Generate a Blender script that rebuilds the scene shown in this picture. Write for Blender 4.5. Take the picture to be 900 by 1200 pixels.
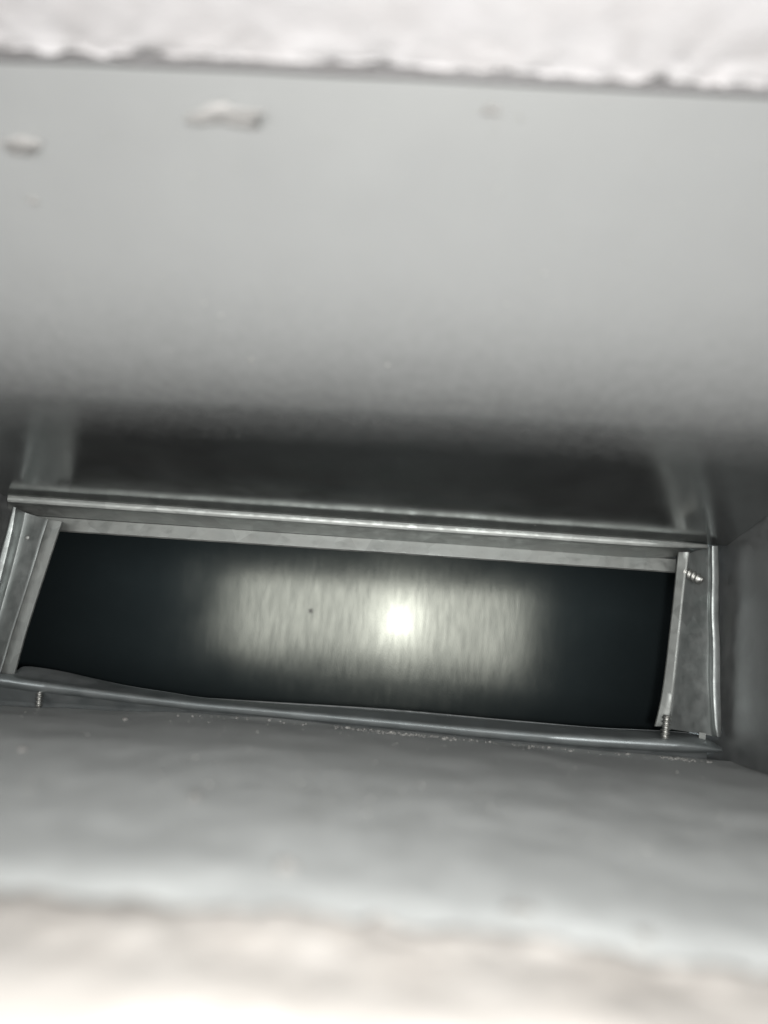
import bpy, bmesh, math, random
from mathutils import Vector, Matrix, noise

for o in list(bpy.data.objects):
    bpy.data.objects.remove(o)
scene = bpy.context.scene
C = scene.collection
random.seed(7)

# ------------------------------------------------------------------ camera
# Duct coordinates in metres: X right, Y along the duct (away from the lens), Z up; lens at the origin.
FPX = 866.0                       # focal length in photo pixels (900 x 1200)
VPX, VPY, ROLL = 460.0, 712.0, 0.080
yv = Vector(((VPX-450)/FPX, (VPY-600)/FPX, 1.0)).normalized()     # duct axis in (right, down, forward)
xv = Vector((1.0, ROLL, 0.0)); xv = (xv - yv*xv.dot(yv)).normalized()
dv = yv.cross(xv).normalized()                                     # duct 'down'
if dv.y < 0: dv = -dv
# camera axes expressed in duct coordinates
cam_right = Vector((xv.x, yv.x, -dv.x))
cam_down = Vector((xv.y, yv.y, -dv.y))
cam_fwd = Vector((xv.z, yv.z, -dv.z))
cam_data = bpy.data.cameras.new('camera')
cam = bpy.data.objects.new('camera', cam_data); C.objects.link(cam)
M = Matrix((cam_right, -cam_down, -cam_fwd)).transposed()
cam.matrix_world = M.to_4x4()
cam_data.sensor_fit = 'HORIZONTAL'
cam_data.sensor_width = 36.0
cam_data.lens = 36.0*FPX/900.0
cam_data.clip_start = 0.002
cam_data.clip_end = 50.0
cam_data.dof.use_dof = True
cam_data.dof.focus_distance = 0.335
cam_data.dof.aperture_fstop = 5.6
scene.camera = cam

# ------------------------------------------------------------------ world: the dim room behind the lens
w = bpy.data.worlds.new('World'); scene.world = w; w.use_nodes = True
bg = w.node_tree.nodes['Background']
bg.inputs['Color'].default_value = (1.0, 0.97, 0.93, 1); bg.inputs['Strength'].default_value = 0.03

# ------------------------------------------------------------------ the phone's flash beside the lens
fl = bpy.data.lights.new('phone_flash', 'POINT')
fl.energy = 1.45; fl.color = (1.0, 0.99, 0.965); fl.shadow_soft_size = 0.0035
flo = bpy.data.objects.new('phone_flash', fl); C.objects.link(flo)
flo.location = (0.011, 0.0, -0.003)
flo.rotation_euler = (math.radians(90), 0, 0)

# the room's own light, coming in through the opening from behind the lens
rl = bpy.data.lights.new('room_light', 'AREA')
rl.shape = 'RECTANGLE'; rl.size = 0.78; rl.size_y = 0.29; rl.energy = 9.2; rl.color = (1.0, 0.985, 0.965)
rlo = bpy.data.objects.new('room_light', rl); C.objects.link(rlo)
rlo.location = (0.0, -0.60, -0.015); rlo.rotation_euler = (math.radians(90), 0, 0)

vs = scene.view_settings
vs.view_transform = 'Standard'; vs.look = 'None'; vs.exposure = 0.0; vs.gamma = 1.0; vs.use_curve_mapping = False
scene.cycles.max_bounces = 7
scene.cycles.glossy_bounces = 6
scene.cycles.use_denoising = True
scene.cycles.caustics_reflective = False
scene.cycles.sample_clamp_indirect = 6.0

V3 = lambda x, y, z: Vector((x, y, z))
F = 0.320          # distance of the joint frame
BACK = 0.484       # far wall of the trunk duct

def P(px, py, Y):
    """point of the duct at depth Y seen in the photo at (px, py)"""
    d = cam_right*((px-450)/FPX) + cam_down*((py-600)/FPX) + cam_fwd
    return d*(Y/d.y)

# ------------------------------------------------------------------ helpers
def obj(name, verts, faces, mat, parent=None, smooth=True):
    me = bpy.data.meshes.new(name)
    me.from_pydata([tuple(v) for v in verts], [], faces); me.validate()
    bm = bmesh.new(); bm.from_mesh(me)
    bmesh.ops.recalc_face_normals(bm, faces=bm.faces); bm.to_mesh(me); bm.free()
    me.materials.append(mat)
    if smooth:
        for p in me.polygons: p.use_smooth = True
    o = bpy.data.objects.new(name, me); C.objects.link(o)
    if parent: o.parent = parent
    return o
def empty(name, label, cat, group=None):
    o = bpy.data.objects.new(name, None); C.objects.link(o); o.empty_display_size = 0.02
    o['label'] = label; o['category'] = cat
    if group: o['group'] = group
    return o
def cr(p0, p1, p2, p3, t):
    return 0.5*((2*p1) + (p2-p0)*t + (2*p0-5*p1+4*p2-p3)*t*t + (3*p1-p0-3*p2+p3)*t*t*t)
def resample(pts, n, curved=True):
    """n points per segment along the polyline"""
    out = []
    for i in range(len(pts)-1):
        p1, p2 = pts[i], pts[i+1]
        p0 = pts[i-1] if i else p1*2-p2
        p3 = pts[i+2] if i+2 < len(pts) else p2*2-p1
        for k in range(n):
            t = k/n
            out.append(cr(p0, p1, p2, p3, t) if curved else p1.lerp(p2, t))
    out.append(pts[-1].copy()); return out
def sheet(name, rows, mat, parent, thick=0.0006, nu=8, nv=1, cu=True, cv=False, wob=0.0, seed=0, bevel=0.0):
    """bent sheet metal: rows = stations along the piece, each a profile of points; has real thickness"""
    cols = [resample([r[j] for r in rows], nu, cu) for j in range(len(rows[0]))]
    st = [[c[i] for c in cols] for i in range(len(cols[0]))]
    st = [resample(r, nv, cv) for r in st]
    m = len(st[0]); V = []; Fc = []
    for r in st:
        for v in r:
            if wob:
                q = v*45 + Vector((seed*3.1, 0, 0))
                v = v + Vector((noise.noise(q), noise.noise(q+Vector((9, 2, 5))), noise.noise(q+Vector((1, 7, 3)))))*wob
            V.append(v)
    for i in range(len(st)-1):
        for j in range(m-1):
            a = i*m+j; Fc.append((a, a+1, a+m+1, a+m))
    o = obj(name, V, Fc, mat, parent)
    if thick:
        s = o.modifiers.new('thickness', 'SOLIDIFY'); s.thickness = thick; s.offset = 0
        e = o.modifiers.new('crisp_edges', 'EDGE_SPLIT'); e.split_angle = math.radians(40)
    try:
        o.data.set_sharp_from_angle(angle=math.radians(38))
    except Exception:
        pass
    return o

# ------------------------------------------------------------------ materials
def galvanised(name, base=(0.56, 0.585, 0.585), rough=0.34, metal=0.9, dust=0.0, dustcol=(0.42, 0.42, 0.40),
               grain=0.0, grain_scale=(700, 700, 120), spangle=0.04, bump=0.02, scale=60, aniso=0.0, dustscale=35, rvar=0.08, beckmann=None, dust_shade_y=None, dustvar=1.0):
    m = bpy.data.materials.new(name); m.use_nodes = True
    nt = m.node_tree; N = nt.nodes; L = nt.links
    b = N['Principled BSDF']; out = N['Material Output']
    CI = 'Base Color'
    if beckmann:
        N.remove(b); b = N.new('ShaderNodeBsdfAnisotropic'); b.distribution = 'GGX'; CI = 'Color'
        L.new(b.outputs[0], out.inputs['Surface'])
    else:
        b.inputs['Metallic'].default_value = metal
    tc = N.new('ShaderNodeTexCoord')
    n1 = N.new('ShaderNodeTexNoise'); n1.inputs['Scale'].default_value = scale; n1.inputs['Detail'].default_value = 5
    L.new(tc.outputs['Object'], n1.inputs['Vector'])
    vo = N.new('ShaderNodeTexVoronoi'); vo.inputs['Scale'].default_value = 130
    L.new(tc.outputs['Object'], vo.inputs['Vector'])
    # base colour with faint crystal spangle and zinc blotches
    hs = N.new('ShaderNodeMix'); hs.data_type = 'RGBA'
    hs.inputs[6].default_value = (*[c*(1-2.2*spangle) for c in base], 1); hs.inputs[7].default_value = (*[min(1, c*(1+2.2*spangle)) for c in base], 1)
    mx = N.new('ShaderNodeMath'); mx.operation = 'MULTIPLY_ADD'; mx.inputs[1].default_value = 0.55
    L.new(vo.outputs['Color'], mx.inputs[0]); 
    mh = N.new('ShaderNodeMath'); mh.operation = 'MULTIPLY'; mh.inputs[1].default_value = 0.45
    L.new(n1.outputs['Fac'], mh.inputs[0]); L.new(mh.outputs[0], mx.inputs[2])
    L.new(mx.outputs[0], hs.inputs[0]); L.new(hs.outputs[2], b.inputs[CI])
    # roughness
    mr = N.new('ShaderNodeMapRange'); mr.inputs['From Min'].default_value = 0.3; mr.inputs['From Max'].default_value = 0.7
    mr.inputs['To Min'].default_value = rough-rvar; mr.inputs['To Max'].default_value = rough+rvar
    L.new(n1.outputs['Fac'], mr.inputs['Value']); L.new(mr.outputs[0], b.inputs['Roughness'])
    # relief
    n2 = N.new('ShaderNodeTexNoise'); n2.inputs['Scale'].default_value = 900; n2.inputs['Detail'].default_value = 3
    L.new(tc.outputs['Object'], n2.inputs['Vector'])
    bp = N.new('ShaderNodeBump'); bp.inputs['Strength'].default_value = bump*10; bp.inputs['Distance'].default_value = 0.00005
    L.new(n2.outputs['Fac'], bp.inputs['Height'])
    last = bp
    if grain:
        mp = N.new('ShaderNodeMapping'); mp.inputs['Scale'].default_value = grain_scale
        L.new(tc.outputs['Object'], mp.inputs['Vector'])
        n3 = N.new('ShaderNodeTexNoise'); n3.inputs['Scale'].default_value = 1.0; n3.inputs['Detail'].default_value = 4; n3.inputs['Roughness'].default_value = 0.6
        L.new(mp.outputs[0], n3.inputs['Vector'])
        b3 = N.new('ShaderNodeBump'); b3.inputs['Strength'].default_value = grain; b3.inputs['Distance'].default_value = 0.0003
        L.new(n3.outputs['Fac'], b3.inputs['Height']); L.new(bp.outputs[0], b3.inputs['Normal']); last = b3
        gm = N.new('ShaderNodeMapRange'); gm.inputs['From Min'].default_value = 0.3; gm.inputs['From Max'].default_value = 0.7; gm.inputs['To Min'].default_value = 0.67; gm.inputs['To Max'].default_value = 1.27
        L.new(n3.outputs['Fac'], gm.inputs['Value'])
        gx = N.new('ShaderNodeVectorMath'); gx.operation = 'SCALE'; L.new(hs.outputs[2], gx.inputs[0]); L.new(gm.outputs[0], gx.inputs['Scale'])
        L.new(gx.outputs[0], b.inputs[CI])
    L.new(last.outputs[0], b.inputs['Normal'])
    if beckmann:        # a broad satin lobe plus a thin polished one
        nb = N.new('ShaderNodeBsdfAnisotropic'); nb.distribution = 'BECKMANN'; nb.inputs['Roughness'].default_value = beckmann[0]
        for l in list(b.inputs[CI].links): L.new(l.from_socket, nb.inputs['Color'])
        L.new(last.outputs[0], nb.inputs['Normal'])
        mb = N.new('ShaderNodeMixShader'); mb.inputs[0].default_value = beckmann[1]
        L.new(b.outputs[0], mb.inputs[1]); L.new(nb.outputs[0], mb.inputs[2]); L.new(mb.outputs[0], out.inputs['Surface'])
        b = mb
    if dust:
        d = N.new('ShaderNodeBsdfPrincipled'); d.inputs['Roughness'].default_value = 0.95
        d.inputs['Specular IOR Level'].default_value = 0.1
        n4 = N.new('ShaderNodeTexNoise'); n4.inputs['Scale'].default_value = dustscale; n4.inputs['Detail'].default_value = 6; n4.inputs['Roughness'].default_value = 0.62
        L.new(tc.outputs['Object'], n4.inputs['Vector'])
        dm = N.new('ShaderNodeMapRange'); dm.inputs['From Min'].default_value = 0.32; dm.inputs['From Max'].default_value = 0.72
        dm.inputs['To Min'].default_value = dust*(1-.55*dustvar); dm.inputs['To Max'].default_value = min(1, dust*(1+.6*dustvar))
        L.new(n4.outputs['Fac'], dm.inputs['Value'])
        fac = dm.outputs[0]
        if dust_shade_y:      # coated near apron; its ragged fade also paints the light falling off past the bend
            sx = N.new('ShaderNodeSeparateXYZ'); L.new(tc.outputs['Object'], sx.inputs[0])
            wv = N.new('ShaderNodeMath'); wv.operation = 'MULTIPLY_ADD'; wv.inputs[1].default_value = 0.022
            n5 = N.new('ShaderNodeTexNoise'); n5.inputs['Scale'].default_value = 260; n5.inputs['Detail'].default_value = 7; n5.inputs['Roughness'].default_value = 0.7
            L.new(tc.outputs['Object'], n5.inputs['Vector']); L.new(n5.outputs['Fac'], wv.inputs[0]); L.new(sx.outputs['Y'], wv.inputs[2])
            ym = N.new('ShaderNodeMapRange'); ym.interpolation_type = 'SMOOTHSTEP'
            ym.inputs['From Min'].default_value = dust_shade_y[0]+.011; ym.inputs['From Max'].default_value = dust_shade_y[1]+.011
            ym.inputs['To Min'].default_value = dust_shade_y[2]; ym.inputs['To Max'].default_value = 0.0
            L.new(wv.outputs[0], ym.inputs['Value'])
            mxm = N.new('ShaderNodeMath'); mxm.operation = 'MAXIMUM'; L.new(fac, mxm.inputs[0]); L.new(ym.outputs[0], mxm.inputs[1]); fac = mxm.outputs[0]
        dc = N.new('ShaderNodeMix'); dc.data_type = 'RGBA'
        dc.inputs[6].default_value = (*[c*(1-.18*dustvar) for c in dustcol], 1); dc.inputs[7].default_value = (*[min(1, c*(1+.15*dustvar)) for c in dustcol], 1)
        L.new(n1.outputs['Fac'], dc.inputs[0]); L.new(dc.outputs[2], d.inputs['Base Color'])
        ms = N.new('ShaderNodeMixShader'); L.new(fac, ms.inputs[0])
        L.new(b.outputs[0], ms.inputs[1]); L.new(d.outputs[0], ms.inputs[2]); L.new(ms.outputs[0], out.inputs['Surface'])
    return m
def plaster(name, col, warm):
    m = bpy.data.materials.new(name); m.use_nodes = True
    nt = m.node_tree; N = nt.nodes; L = nt.links; b = N['Principled BSDF']
    b.inputs['Roughness'].default_value = 0.95; b.inputs['Specular IOR Level'].default_value = 0.15
    tc = N.new('ShaderNodeTexCoord'); n = N.new('ShaderNodeTexNoise'); n.inputs['Scale'].default_value = 90; n.inputs['Detail'].default_value = 8
    L.new(tc.outputs['Object'], n.inputs['Vector'])
    r = N.new('ShaderNodeValToRGB'); r.color_ramp.elements[0].position = 0.3; r.color_ramp.elements[1].position = 0.62
    r.color_ramp.elements[0].color = (*warm, 1); r.color_ramp.elements[1].color = (*col, 1)
    L.new(n.outputs['Fac'], r.inputs[0]); L.new(r.outputs[0], b.inputs['Base Color'])
    bp = N.new('ShaderNodeBump'); bp.inputs['Strength'].default_value = 0.5; bp.inputs['Distance'].default_value = 0.0006
    n2 = N.new('ShaderNodeTexNoise'); n2.inputs['Scale'].default_value = 700; n2.inputs['Detail'].default_value = 4
    L.new(tc.outputs['Object'], n2.inputs['Vector']); L.new(n2.outputs['Fac'], bp.inputs['Height']); L.new(bp.outputs[0], b.inputs['Normal'])
    return m

COOL = (0.50, 0.545, 0.55)
m_top = galvanised('galvanised_top_panel', base=(0.46, 0.48, 0.475), rough=0.22, metal=1.0, dust=0.08, dustcol=(0.306, 0.313, 0.312), bump=0.03, rvar=0.03, dust_shade_y=(0.180, 0.268, 0.9), dustvar=0.25)
m_floor = galvanised('galvanised_dusty_floor', base=(0.7,0.72,0.71), rough=0.42, metal=0.9, dust=0.80, dustcol=(0.72, 0.745, 0.74), dustscale=90, dustvar=0.42)
m_side = galvanised('galvanised_side', base=(0.34, 0.35, 0.352), rough=0.42, dust=0.17, dustcol=(0.31, 0.315, 0.315), dustscale=170, dustvar=1.7)
m_trunk = galvanised('galvanised_trunk', base=(0.44, 0.51, 0.54), rough=0.33, dust=0.10, dustcol=(0.26, 0.34, 0.38))
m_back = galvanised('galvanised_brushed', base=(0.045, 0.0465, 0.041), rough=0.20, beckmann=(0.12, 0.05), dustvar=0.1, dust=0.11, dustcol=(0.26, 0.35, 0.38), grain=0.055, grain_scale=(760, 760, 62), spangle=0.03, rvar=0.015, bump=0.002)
m_frame = galvanised('galvanised_cleat', base=(0.30, 0.315, 0.305), rough=0.52, dust=0.24, dustcol=(0.27, 0.275, 0.262), spangle=0.12, scale=260, rvar=0.12, bump=0.06, dustscale=110, dustvar=1.5)
m_face = galvanised('galvanised_flange', base=(0.30, 0.32, 0.315), rough=0.50, dust=0.14, dustcol=(0.26, 0.265, 0.26), dustscale=120, dustvar=1.5, spangle=0.10, scale=180, rvar=0.12, bump=0.05)
m_lip = galvanised('galvanised_lip', base=(0.40, 0.44, 0.45), rough=0.44, dust=0.20, dustcol=(0.32, 0.335, 0.335), dustscale=110, dustvar=1.4)
m_screw = galvanised('zinc_screw', base=(0.42, 0.42, 0.40), rough=0.44, metal=1.0, spangle=0.02, bump=0.0)
m_edge = galvanised('edge_glint_paint', base=(0.7, 0.72, 0.72), rough=0.55, metal=1.0, dust=0.45, dustcol=(0.5, 0.52, 0.52), dustscale=300, dustvar=1.5)  # pale colour for the glint painted on the shelf's back edge
m_pl_top = plaster('gypsum_upper', (0.51, 0.50, 0.507), (0.455, 0.442, 0.445))
m_pl_bot = plaster('gypsum_lower', (0.53, 0.508, 0.482), (0.465, 0.438, 0.41))
m_crumb = plaster('gypsum_crumb', (0.52, 0.515, 0.505), (0.42, 0.41, 0.40))
m_crumb_low = plaster('gypsum_crumb_dusty', (0.40, 0.395, 0.38), (0.33, 0.32, 0.31))
m_dust = plaster('dust', (0.42, 0.42, 0.40), (0.28, 0.28, 0.27))

# ------------------------------------------------------------------ register boot (the four panels between wall and frame)
boot = empty('duct_boot', 'galvanised sheet metal duct boot with flared upper panel leading in to the frame', 'duct')
XR = P(846, 760, F).x + 0.002
XL = P(-16, 700, F).x
YT = 0.147
YK = 0.2137                       # where the upper panel bends                        # near edge of the upper panel
YB = 0.110                        # near edge of the lower panel
def ttop(x): return 579 + 0.0695*(x-10)
FLO = [(-700, 800), (0, 829), (150, 834), (250, 838), (300, 841), (400, 851), (450, 856), (600, 871), (700, 880), (770, 885), (846, 892), (900, 897)]
def tflo(x):
    for (a, ya), (b, yb) in zip(FLO, FLO[1:]):
        if x <= b: return ya + (yb-ya)*(x-a)/(b-a)
    return FLO[-1][1]
# upper panel
far = [P(x, ttop(x)+1.2, F+0.002) for x in (-20, 300, 600, 846)]
far[0].x = XL; far[-1].x = XR
near = []
for v, (x, y) in zip(far, ((-320, 62), (240, 82), (760, 108), (1300, 136))):
    q = P(x, y, YT); near.append(q)
near[0].x = XL; near[-1].x = XR
kink = [P(x, y, YK) for x, y in ((-200, 434), (280, 451), (660, 468), (1040, 496))]
kink[0].x = XL; kink[-1].x = XR
rows = []
for a, k, b in zip(far, kink, near):
    p, q = k.lerp(a, .15), k.lerp(b, .38)
    arc = [(p*(1-t)**2 + k*2*t*(1-t) + q*t*t) for t in (0, .2, .4, .6, .8, 1)]
    rows.append([a, a.lerp(p, .33), a.lerp(p, .67)] + arc + [q.lerp(b, .33), q.lerp(b, .67), b])
sheet('ceiling_panel', rows, m_top, boot, 0.0007, nu=14, nv=3, cv=True, wob=0.0002, seed=3)
# lower panel
far = [P(x, tflo(x), F-0.006) for x in (-20, 150, 300, 450, 600, 720, 846)]
far[0].x = XL; far[-1].x = XR
near = [P(x, y, YB) for x, y in ((-600, 1030), (-60, 1054), (200, 1074), (450, 1096), (700, 1125), (1000, 1162), (1500, 1215))]
near[0].x = XL; near[-1].x = XR
rows = []
for a, b in zip(far, near):
    rows.append([a.lerp(b, t) + Vector((0, 0, 0.0012*math.sin(math.pi*t) - (.0022 if t == 1 else 0))) for t in (0, .06, .2, .4, .6, .8, .93, 1)])
sheet('floor_panel', rows, m_floor, boot, 0.0007, nu=14, nv=6, cv=True, wob=0.0006, seed=11)
FT, FB, NT, NB = 0, 0, 0, 0
# plate added under the lower panel's far edge to stop room light leaking through
rows = [[v + V3(0, -.012, -.0045), v + V3(0, .012, -.0045), Vector((v.x, F+.0210, P(450, 858, F).z-.0042))] for v in far]
sheet('light_stop_plate', rows, m_side, boot, 0.0006, nu=6, nv=2)
# side panels, cut to the slope of the upper panel
for X, sgn in ((XR, 1), (XL, -1)):
    zt = (P(846, ttop(846)+1.2, F).z if sgn > 0 else P(-20, ttop(-20)+1.2, F).z)
    zb = (P(846, tflo(846), F-0.006).z if sgn > 0 else P(-20, tflo(-20), F-.006).z)
    zt2 = P(1300 if sgn > 0 else -320, 136 if sgn > 0 else 62, YT).z
    zb2 = P(1500 if sgn > 0 else -600, 1215 if sgn > 0 else 1030, YB).z
    x = X + sgn*0.0006
    rows = []
    for t in (0, .25, .5, .75, 1):
        Y = (F+0.0214)*(1-t) + 0.10*t
        top = Vector((x, Y, zt + max(0, .1944*(F-Y), (zt2-zt)*(YK-Y)/(YK-YT) + .1944*(F-YK)*(Y-YT)/(YK-YT)) + 0.003)); bot = Vector((x, Y, zb + (zb2-zb)*(F-Y)/(F-YB) - 0.004))
        rows.append([top.lerp(bot, k/4) for k in range(5)])
    sheet('side_panel', rows, m_side, boot, 0.0007, nu=6, nv=4, wob=0.0004, seed=20+sgn)

# ------------------------------------------------------------------ trunk duct behind the frame
trunk = empty('trunk_duct', 'dark trunk duct behind the frame with brushed metal far wall catching the flash', 'duct')
def panel(name, a, b, c, d, mat, parent, n=10, wob=0.0003, seed=0):
    return sheet(name, [[a, b], [d, c]], mat, parent, 0.0007, nu=n, nv=n, cu=False, wob=wob, seed=seed)
TX0, TX1, TZ0, TZ1, TY0 = -0.34, 0.32, -0.105, 0.085, F+0.0215
V3 = lambda x, y, z: Vector((x, y, z))
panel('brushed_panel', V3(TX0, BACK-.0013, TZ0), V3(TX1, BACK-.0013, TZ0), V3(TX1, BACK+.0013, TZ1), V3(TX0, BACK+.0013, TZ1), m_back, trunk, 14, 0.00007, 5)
panel('ceiling_panel', V3(TX0, TY0, TZ1), V3(TX1, TY0, TZ1), V3(TX1, BACK, TZ1), V3(TX0, BACK, TZ1), m_trunk, trunk)
panel('floor_panel', V3(TX0, TY0, TZ0), V3(TX1, TY0, TZ0), V3(TX1, BACK, TZ0), V3(TX0, BACK, TZ0), m_trunk, trunk)
for X in (TX0, TX1):
    panel('side_panel', V3(X, TY0, TZ0), V3(X, BACK, TZ0), V3(X, BACK, TZ1), V3(X, TY0, TZ1), m_trunk, trunk)
hl, hr = P(11, 700, TY0).x, P(811, 700, TY0).x
ht, hb = P(420, 636, TY0).z, P(450, 858, F).z-.004
panel('collar_panel', V3(TX0, TY0, TZ0), V3(hl, TY0, TZ0), V3(hl, TY0, TZ1), V3(TX0, TY0, TZ1), m_trunk, trunk)
panel('collar_panel', V3(hr, TY0, TZ0), V3(TX1, TY0, TZ0), V3(TX1, TY0, TZ1), V3(hr, TY0, TZ1), m_trunk, trunk)
panel('collar_panel', V3(hl, TY0, ht), V3(hr, TY0, ht), V3(hr, TY0, TZ1), V3(hl, TY0, TZ1), m_trunk, trunk)
panel('collar_panel', V3(hl, TY0, TZ0), V3(hr, TY0, TZ0), V3(hr, TY0, hb), V3(hl, TY0, hb), m_trunk, trunk)

m_hole = bpy.data.materials.new('dark_pit'); m_hole.use_nodes = True
m_hole.node_tree.nodes['Principled BSDF'].inputs['Base Color'].default_value = (0.012, 0.012, 0.012, 1)
pc = P(364, 716, BACK-.0012)
obj('pit', [pc + V3(.0011*math.cos(a*.6283)*(1+.3*math.sin(a*2)), 0, .0015*math.sin(a*.6283)) for a in range(10)] + [pc + V3(.0009*math.cos(a*.6283), .0006, .0012*math.sin(a*.6283)) for a in range(10)],
    [tuple(range(10))] + [(a, (a+1) % 10, (a+1) % 10 + 10, a+10) for a in range(10)], m_hole, trunk, False)

# ------------------------------------------------------------------ joint frame
frame = empty('joint_frame', 'bent galvanised metal frame of folded cleats around the dark duct opening', 'duct frame')
# top rail: seam, rolled bead, recessed channel
prof = [(-4, .000), (-2.8, -.002), (-2, -.0045), (1.2, -.0049), (4.5, -.0045), (5.3, -.003), (6.5, .004), (18, .013)]
rows = []
for x in (9, 60, 200, 400, 600, 760, 829):
    base = ttop(x)+4
    k = 0.35 if x in (829,) else 1
    rows.append([P(x, base + dy*k, F+dY) for dy, dY in prof])
sheet('head_rail', rows, m_frame, frame, 0.0005, nu=8, nv=2, wob=0.00012, seed=31)
# the pale inner strip under the channel
rows = []
for x in (40, 120, 300, 500, 700, 792):
    base = 606.5 + 0.0672*(x-65)
    h = 15.5
    rows.append([P(x, base-1.5, F+.0170), P(x, base+.5, F+.0135), P(x, base+h-1.2, F+.0120), P(x, base+h, F+.0126), P(x, base+h-1.5, F+.0225)])
sheet('inner_strip', rows, m_frame, frame, 0.0005, nu=8, nv=2, wob=0.00015, seed=37)
# left flange: curled rim, hollow face
st = [ # y, rim outer x, rim inner x, groove x
 (596, 15.5, 18.5, 57.5), (620, 9, 15, 51), (650, 1, 8.5, 42), (690, -9, -2, 30), (740, -22, -15, 14), (797, -38, -31, -4)]
rows = []
for i, (y, ro, ri, g) in enumerate(st):
    yo = -2 if i == 0 else 0
    gy = y + (13 if i == 0 else 6)
    rows.append([P(ro, y+yo+1, F+.003), P(ro+.6, y+yo, F-.0040), P((ro+ri)/2, y+yo, F-.0047), P(ri, y+yo+1, F-.0040), P(ri+1.5, y+yo+2, F+.001),
                 P(ri+(g-ri)*.28, y+(gy-y)*.35, F+.0060), P(ri+(g-ri)*.55, y+(gy-y)*.6, F+.0056), P(ri+(g-ri)*.82, y+(gy-y)*.85, F+.0040), P(g-.5, gy, F+.0030), P(g+.6, gy, F+.006)])
sheet('side_flange', rows, m_face, frame, 0.0005, nu=7, nv=3, cv=True, wob=0.0002, seed=41)
rows = []
for y, xl, xr in ((609.5, 57, 73.3), (650, 44.5, 59.6), (700, 28.7, 43.3), (745, 14.5, 29.5), (793, 0.5, 16)):
    rows.append([P(xl-.5, y, F+.004), P(xl, y, F+.0010), P(xl+1.5, y, F+.0002), P(xr-1, y+1.5, F-.0008), P(xr, y+1.5, F-.0002), P(xr-.8, y+1.5, F+.0225)])
sheet('side_strip', rows, m_frame, frame, 0.0005, nu=8, nv=2, wob=0.00012, seed=43)
# right flange
st = [ # y, strip right/hem x, face mid offset, rim inner, rim outer, y at rim
 (648, 807, 834.5, 840.5, 640), (672, 803.5, 834, 840.6, 668), (700, 800, 834.3, 841, 700), (745, 796, 835.2, 842.2, 748), (800, 790, 836, 843.2, 805), (838, 786, 837, 843.4, 845), (854, 783.5, 839.5, 842.5, 863)]
rows = []
for i, (y, h, ri, ro, yr) in enumerate(st):
    L_ = lambda t: (h+(ri-h)*t, y+(yr-y)*t)
    rows.append([P(h-1, y, F+.003), P(h, y, F-.0012), P(*L_(.08), F-.0006), P(*L_(.3), F+.0024), P(*L_(.6), F+.0052), P(*L_(.88), F+.0062), P(*L_(.96), F+.0030), P(ri, yr, F-.0024), P(ri+.9, yr, F-.0034), P(ro-.7, yr, F-.0028), P(ro, yr, F-.0020), P(ro+.2, yr+1, F+.003)])
sheet('side_flange', rows, m_face, frame, 0.0005, nu=7, nv=3, cv=True, wob=0.0007, seed=47)
rows = []
for y, xl, xr in ((647, 794.7, 806.5), (690, 790.5, 801), (730, 786.3, 797), (780, 780.5, 791.5), (815, 775.5, 787.5), (836, 771.2, 784.5), (851, 767.3, 779.5)):
    rows.append([P(xl+1, y, F+.0225), P(xl, y, F+.0008), P(xl+1, y, F-.0002), P(xr-1.5, y, F-.0022), P(xr, y, F-.0022), P(xr+.8, y, F+.001)])
sheet('side_strip', rows, m_frame, frame, 0.0005, nu=8, nv=2, wob=0.00012, seed=53)
# the small tab below the right flange
rows = [[P(819, 858, F+.004), P(827, 859, F+.004)], [P(818.5, 874, F+.004), P(826, 875, F+.004)]]
sheet('tab', rows, m_frame, frame, 0.0005, nu=3, nv=2)
# bottom lip: rolled bar and shelf behind it, bent upwards at the left end
st = [ # x, bar crest y, bar half height, shelf back y, back depth
 (-26, 794, 7, 796, .000), (4, 797, 8, 792.5, .003), (20, 799.5, 8, 786, .004), (30, 801, 8, 781.5, .005), (60, 805, 7.5, 785, .006), (100, 810, 7, 793, .008), (150, 816.5, 6.5, 804, .010), (200, 822.5, 6, 812, .011), (240, 827, 6, 818, .012),
 (320, 834, 6, 824, .012), (450, 846, 6.5, 832, .012), (600, 860, 7.5, 848-3, .012), (700, 867.5, 8, 853, .012), (780, 872, 8, 857, .012), (820, 875.5, 6, 862, .010), (846, 879, 1.2, 877, .0)]
rows = []
for x, y, h, yb, dY in st:
    rows.append([P(x, y+h*.55, F+.001), P(x, y+h, F-.004), P(x, y+h*.72, F-.0072), P(x, y+h*.1, F-.0086), P(x, y-h*.5, F-.0072), P(x, y-h*.85, F-.004),
                 P(x, (y-h*.85)*.5+yb*.5-.2, F-.004+(dY+.004)*.5), P(x, yb+.6, F+dY), P(x, yb, F+dY+.0006)])
lip = sheet('sill_lip', rows, m_lip, frame, 0.0004, nu=6, nv=3, cv=True, wob=0.0001, seed=59)
lip['label'] = 'dull rolled metal lip bent upwards at its left end'
# pale strip painting the bright glint along the back edge of the shelf
rows = [[P(x, yb-.3-1.1*k, F+dY-.0006), P(x, yb-.3-.5*k, F+dY-.0007-.0003*k), P(x, yb-.3+.2*k, F+dY-.0006)] for x, y, h, yb, dY in st if 235 < x < 705 for k in [{240: .05, 700: .05, 600: .7}.get(x, 1.0)]]
sheet('edge_glint', rows, m_edge, frame, 0.0, nu=12, nv=2, wob=0.00008, seed=66)
# flange below the left end of the lip
rows = [[P(x, y-2, F-.003), P(x, y+16, F+.006), P(x, y+30, F+.012)] for x, y in ((-24, 802), (80, 812), (180, 824), (300, 836), (450, 850), (650, 870), (790, 874), (828, 872))]
sheet('skirt_flange', rows, m_lip, frame, 0.0005, nu=5, nv=2, wob=0.0002, seed=61)

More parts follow.
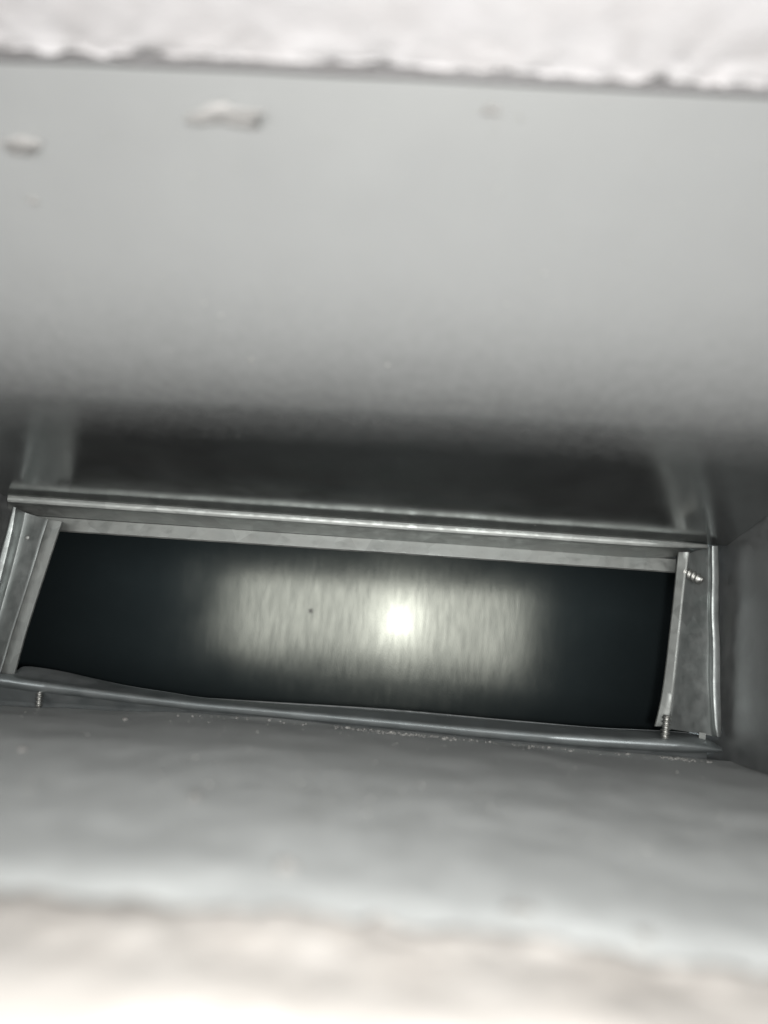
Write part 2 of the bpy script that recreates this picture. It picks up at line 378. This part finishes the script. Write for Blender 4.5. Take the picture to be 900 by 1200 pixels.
def screw(head, tip, r=0.0020, pitch=0.0018, parent=None):
    """threaded shank running from head to a pointed tip"""
    ax = tip-head; Ln = ax.length; ax.normalize()
    u = ax.orthogonal().normalized(); v = ax.cross(u)
    seg = 14; n = int(Ln/pitch*10); V = []; Fc = []
    for i in range(n+1):
        s = Ln*i/n
        tp = min(1, (Ln-s)/(0.0022)+0.45)
        for k in range(seg):
            a = 2*math.pi*k/seg
            ph = ((s/pitch) - a/(2*math.pi)) % 1.0
            th = max(0, 1-abs(ph-.5)*3.2)
            rr = (r*0.68 + r*0.38*th)*tp
            V.append(head + ax*s + (u*math.cos(a)+v*math.sin(a))*rr)
    for i in range(n):
        for k in range(seg):
            a = i*seg+k; b = i*seg+(k+1) % seg
            Fc.append((a, b, b+seg, a+seg))
    Fc.append(tuple(range(seg))); Fc.append(tuple(range(n*seg, (n+1)*seg)))
    return obj('screw', V, Fc, m_screw, parent)
screw(P(798, 667.5, F+.001), P(823.5, 681, F-.007), r=.0023, pitch=.0021, parent=frame)
screw(P(781.5, 838, F-.0055), P(778.6, 868, F-.0060), r=.0019, pitch=.0017, parent=frame)
screw(P(47.5, 806, F-.003), P(45, 832, F-.0060), r=.0016, parent=frame)
# rivet dimple on the left flange
bm = bmesh.new(); bmesh.ops.create_icosphere(bm, subdivisions=2, radius=0.0011); me = bpy.data.meshes.new('rivet'); bm.to_mesh(me); bm.free()
me.materials.append(m_frame)
for p in me.polygons: p.use_smooth = True
rv = bpy.data.objects.new('rivet', me); C.objects.link(rv); rv.parent = frame; rv.location = P(32, 630, F-.0012); rv.scale = (1, .5, 1)
# burr on the right flange
def crumb_mesh(seed, sub=2, rough=.45):
    bm = bmesh.new(); bmesh.ops.create_icosphere(bm, subdivisions=sub, radius=1.0)
    for v in bm.verts:
        q = v.co*1.3 + Vector((seed*5.3, seed, 0)); v.co *= 1 + rough*noise.noise(q) + rough*.5*noise.noise(q*2.7)
    me = bpy.data.meshes.new('crumb'); bm.to_mesh(me); bm.free()
    for p in me.polygons: p.use_smooth = True
    return me

# ------------------------------------------------------------------ wallboard edges round the opening
def wallboard(name, stations, mat, label, amp, seed, freq, lipw=(1,)):
    rows = stations
    cols = [resample([r[j] for r in rows], 26, True) for j in range(len(rows[0]))]
    st = [resample([c[i] for c in cols], 6, True) for i in range(len(cols[0]))]
    m = len(st[0]); V = []; Fc = []
    for r in st:
        for j, v in enumerate(r):
            q = v*freq + Vector((seed, 0, seed*2))
            d = noise.noise(q) + .55*noise.noise(q*2.3) + .3*noise.noise(q*5.1)
            k = lipw[min(len(lipw)-1, j//6)]
            V.append(v + Vector((0, .6*k*amp*noise.noise(q*1.4+Vector((4, 4, 4))), k*amp*d)))
    for i in range(len(st)-1):
        for j in range(m-1):
            a = i*m+j; Fc.append((a, a+1, a+m+1, a+m))
    o = obj(name, V, Fc, mat)
    o['kind'] = 'structure'; o['label'] = label
    return o
rows = []
for x, y in ((-320, 58), (0, 71), (240, 79), (500, 91), (760, 106), (900, 112), (1300, 134)):
    e = P(x, y, YT)
    rows.append([e+V3(0, .0200, .0100), e+V3(0, .0110, .0150), e+V3(0, .0005, .0028), e+V3(0, -.002, .0021), e+V3(0, -.006, .0035), e+V3(0, -.020, .0085), e+V3(0, -.032, .016)])
wallboard('wallboard', rows, m_pl_top, 'torn white gypsum wallboard edge above the duct', .0016, 3.0, 170, (.5, 1, 1, .5, .25, .2))
rows = []
for x, y in ((-600, 1022), (60, 1062), (300, 1084), (450, 1098), (650, 1120), (850, 1152), (1500, 1225)):
    e = P(x, y, YB)
    rows.append([e+V3(0, .006, -.010), e+V3(0, .005, -.002), e+V3(0, .0035, .0004), e+V3(0, -.002, .0009), e+V3(0, -.012, .0006), e+V3(0, -.024, .0002), e+V3(0, -.040, -.004)])
wallboard('wallboard', rows, m_pl_bot, 'blurred cream gypsum wallboard edge below the duct', .0011, 8.0, 100, (.5, 1, 1.2, .8, .5, .4))

# ------------------------------------------------------------------ crumbs of plaster and dust
top = bpy.data.objects['ceiling_panel']; floor = bpy.data.objects['floor_panel']
def surf(o, px, py):
    """where the sight line through a photo pixel meets a panel"""
    d = P(px, py, 1.0).normalized()
    ok, loc, nor, idx = o.ray_cast(Vector((0, 0, 0)), d)
    if not ok: return None, None
    if nor.dot(d) > 0: nor = -nor
    return loc, nor
bpy.context.view_layer.update()
def crumb(px, py, on, size, squash, seed, label, mat=None, rz=0.0):
    mat = m_crumb if on is top else m_crumb_low
    loc, nor = surf(on, px, py)
    if loc is None: return
    me = crumb_mesh(seed, 3, .8); me.materials.append(mat)
    o = bpy.data.objects.new('plaster_crumb', me); C.objects.link(o)
    o.location = loc + nor*size[2]*squash; o.scale = size; o.rotation_euler = (0, 0, rz)
    o['label'] = label; o['category'] = 'crumb'; o['group'] = 'plaster crumbs stuck to the duct'
crumb(256, 137, top, (.0085, .0032, .0014), .15, 1, 'longest white plaster smear stuck under the upper wallboard edge', rz=-.15)
crumb(28, 172, top, (.0046, .0030, .0014), .15, 2, 'white plaster smear near the left side of the upper panel', rz=-.4)
crumb(576, 132, top, (.0022, .0020, .0004), .1, 3, 'faint round plaster fleck near the middle of the upper panel')
crumb(40, 236, top, (.0013, .0013, .0004), .1, 4, 'tiny plaster fleck below the left smear on upper panel')
crumb(336, 1018, floor, (.0016, .0016, .0009), .5, 5, 'pale round crumb near the middle of the dusty lower panel')
crumb(228, 936, floor, (.0011, .0011, .0006), .5, 6, 'small pale crumb on the lower panel left of centre')
crumb(755, 1100, floor, (.0012, .0012, .0005), .4, 7, 'pale blurred crumb near right front of lower panel')
crumb(608, 1066, floor, (.0022, .0016, .0004), .4, 8, 'wide flat pale crumb on the lower panel right of centre')
crumb(26, 880, floor, (.0011, .0010, .0007), .5, 9, 'small tan crumb at far left of the lower panel')
crumb(146, 844, floor, (.0008, .0008, .0006), .5, 10, 'tiny crumb below the left end of the lip')

# dust grains along the far edge of the lower panel: too many and too small to count
bm = bmesh.new()
rs = random.Random(4)
def grain(px, py, r, on=None):
    loc, nor = surf(on or floor, px, py)
    if loc is None: return
    g = bmesh.ops.create_icosphere(bm, subdivisions=1, radius=r)['verts']
    for v in g:
        v.co = Vector((v.co.x*rs.uniform(.8, 1.8), v.co.y, v.co.z*.8))*(1+.4*noise.noise(v.co*900+loc*100)) + loc + nor*r*.4
for i in range(330):
    x = rs.choice((rs.uniform(190, 845), rs.uniform(380, 700), rs.gauss(470, 30), rs.gauss(795, 12)))
    grain(x, tflo(x) + 1.2 + abs(rs.gauss(0, 1.3)), abs(rs.gauss(.00012, .00018))+.00006)
for i in range(260):
    x = rs.uniform(0, 900)
    grain(x, tflo(x) + rs.uniform(4, 120), abs(rs.gauss(.0001, .00012))+.00005)
for i in range(90):
    grain(rs.uniform(0, 900), rs.uniform(110, 440), abs(rs.gauss(.00016, .00014))+.00006, top)
for i in range(7):
    x = rs.uniform(0, 900); grain(x, ttop(x) - rs.uniform(6, 90), abs(rs.gauss(.00005, .00004))+.00005, top)
me = bpy.data.meshes.new('dust_grains'); bm.to_mesh(me); bm.free(); me.materials.append(m_dust)
dg = bpy.data.objects.new('dust_grains', me); C.objects.link(dg)
dg['kind'] = 'stuff'; dg['label'] = 'fine pale dust grains scattered on the panels, thickest along the far edge of the lower one'; dg['category'] = 'dust'
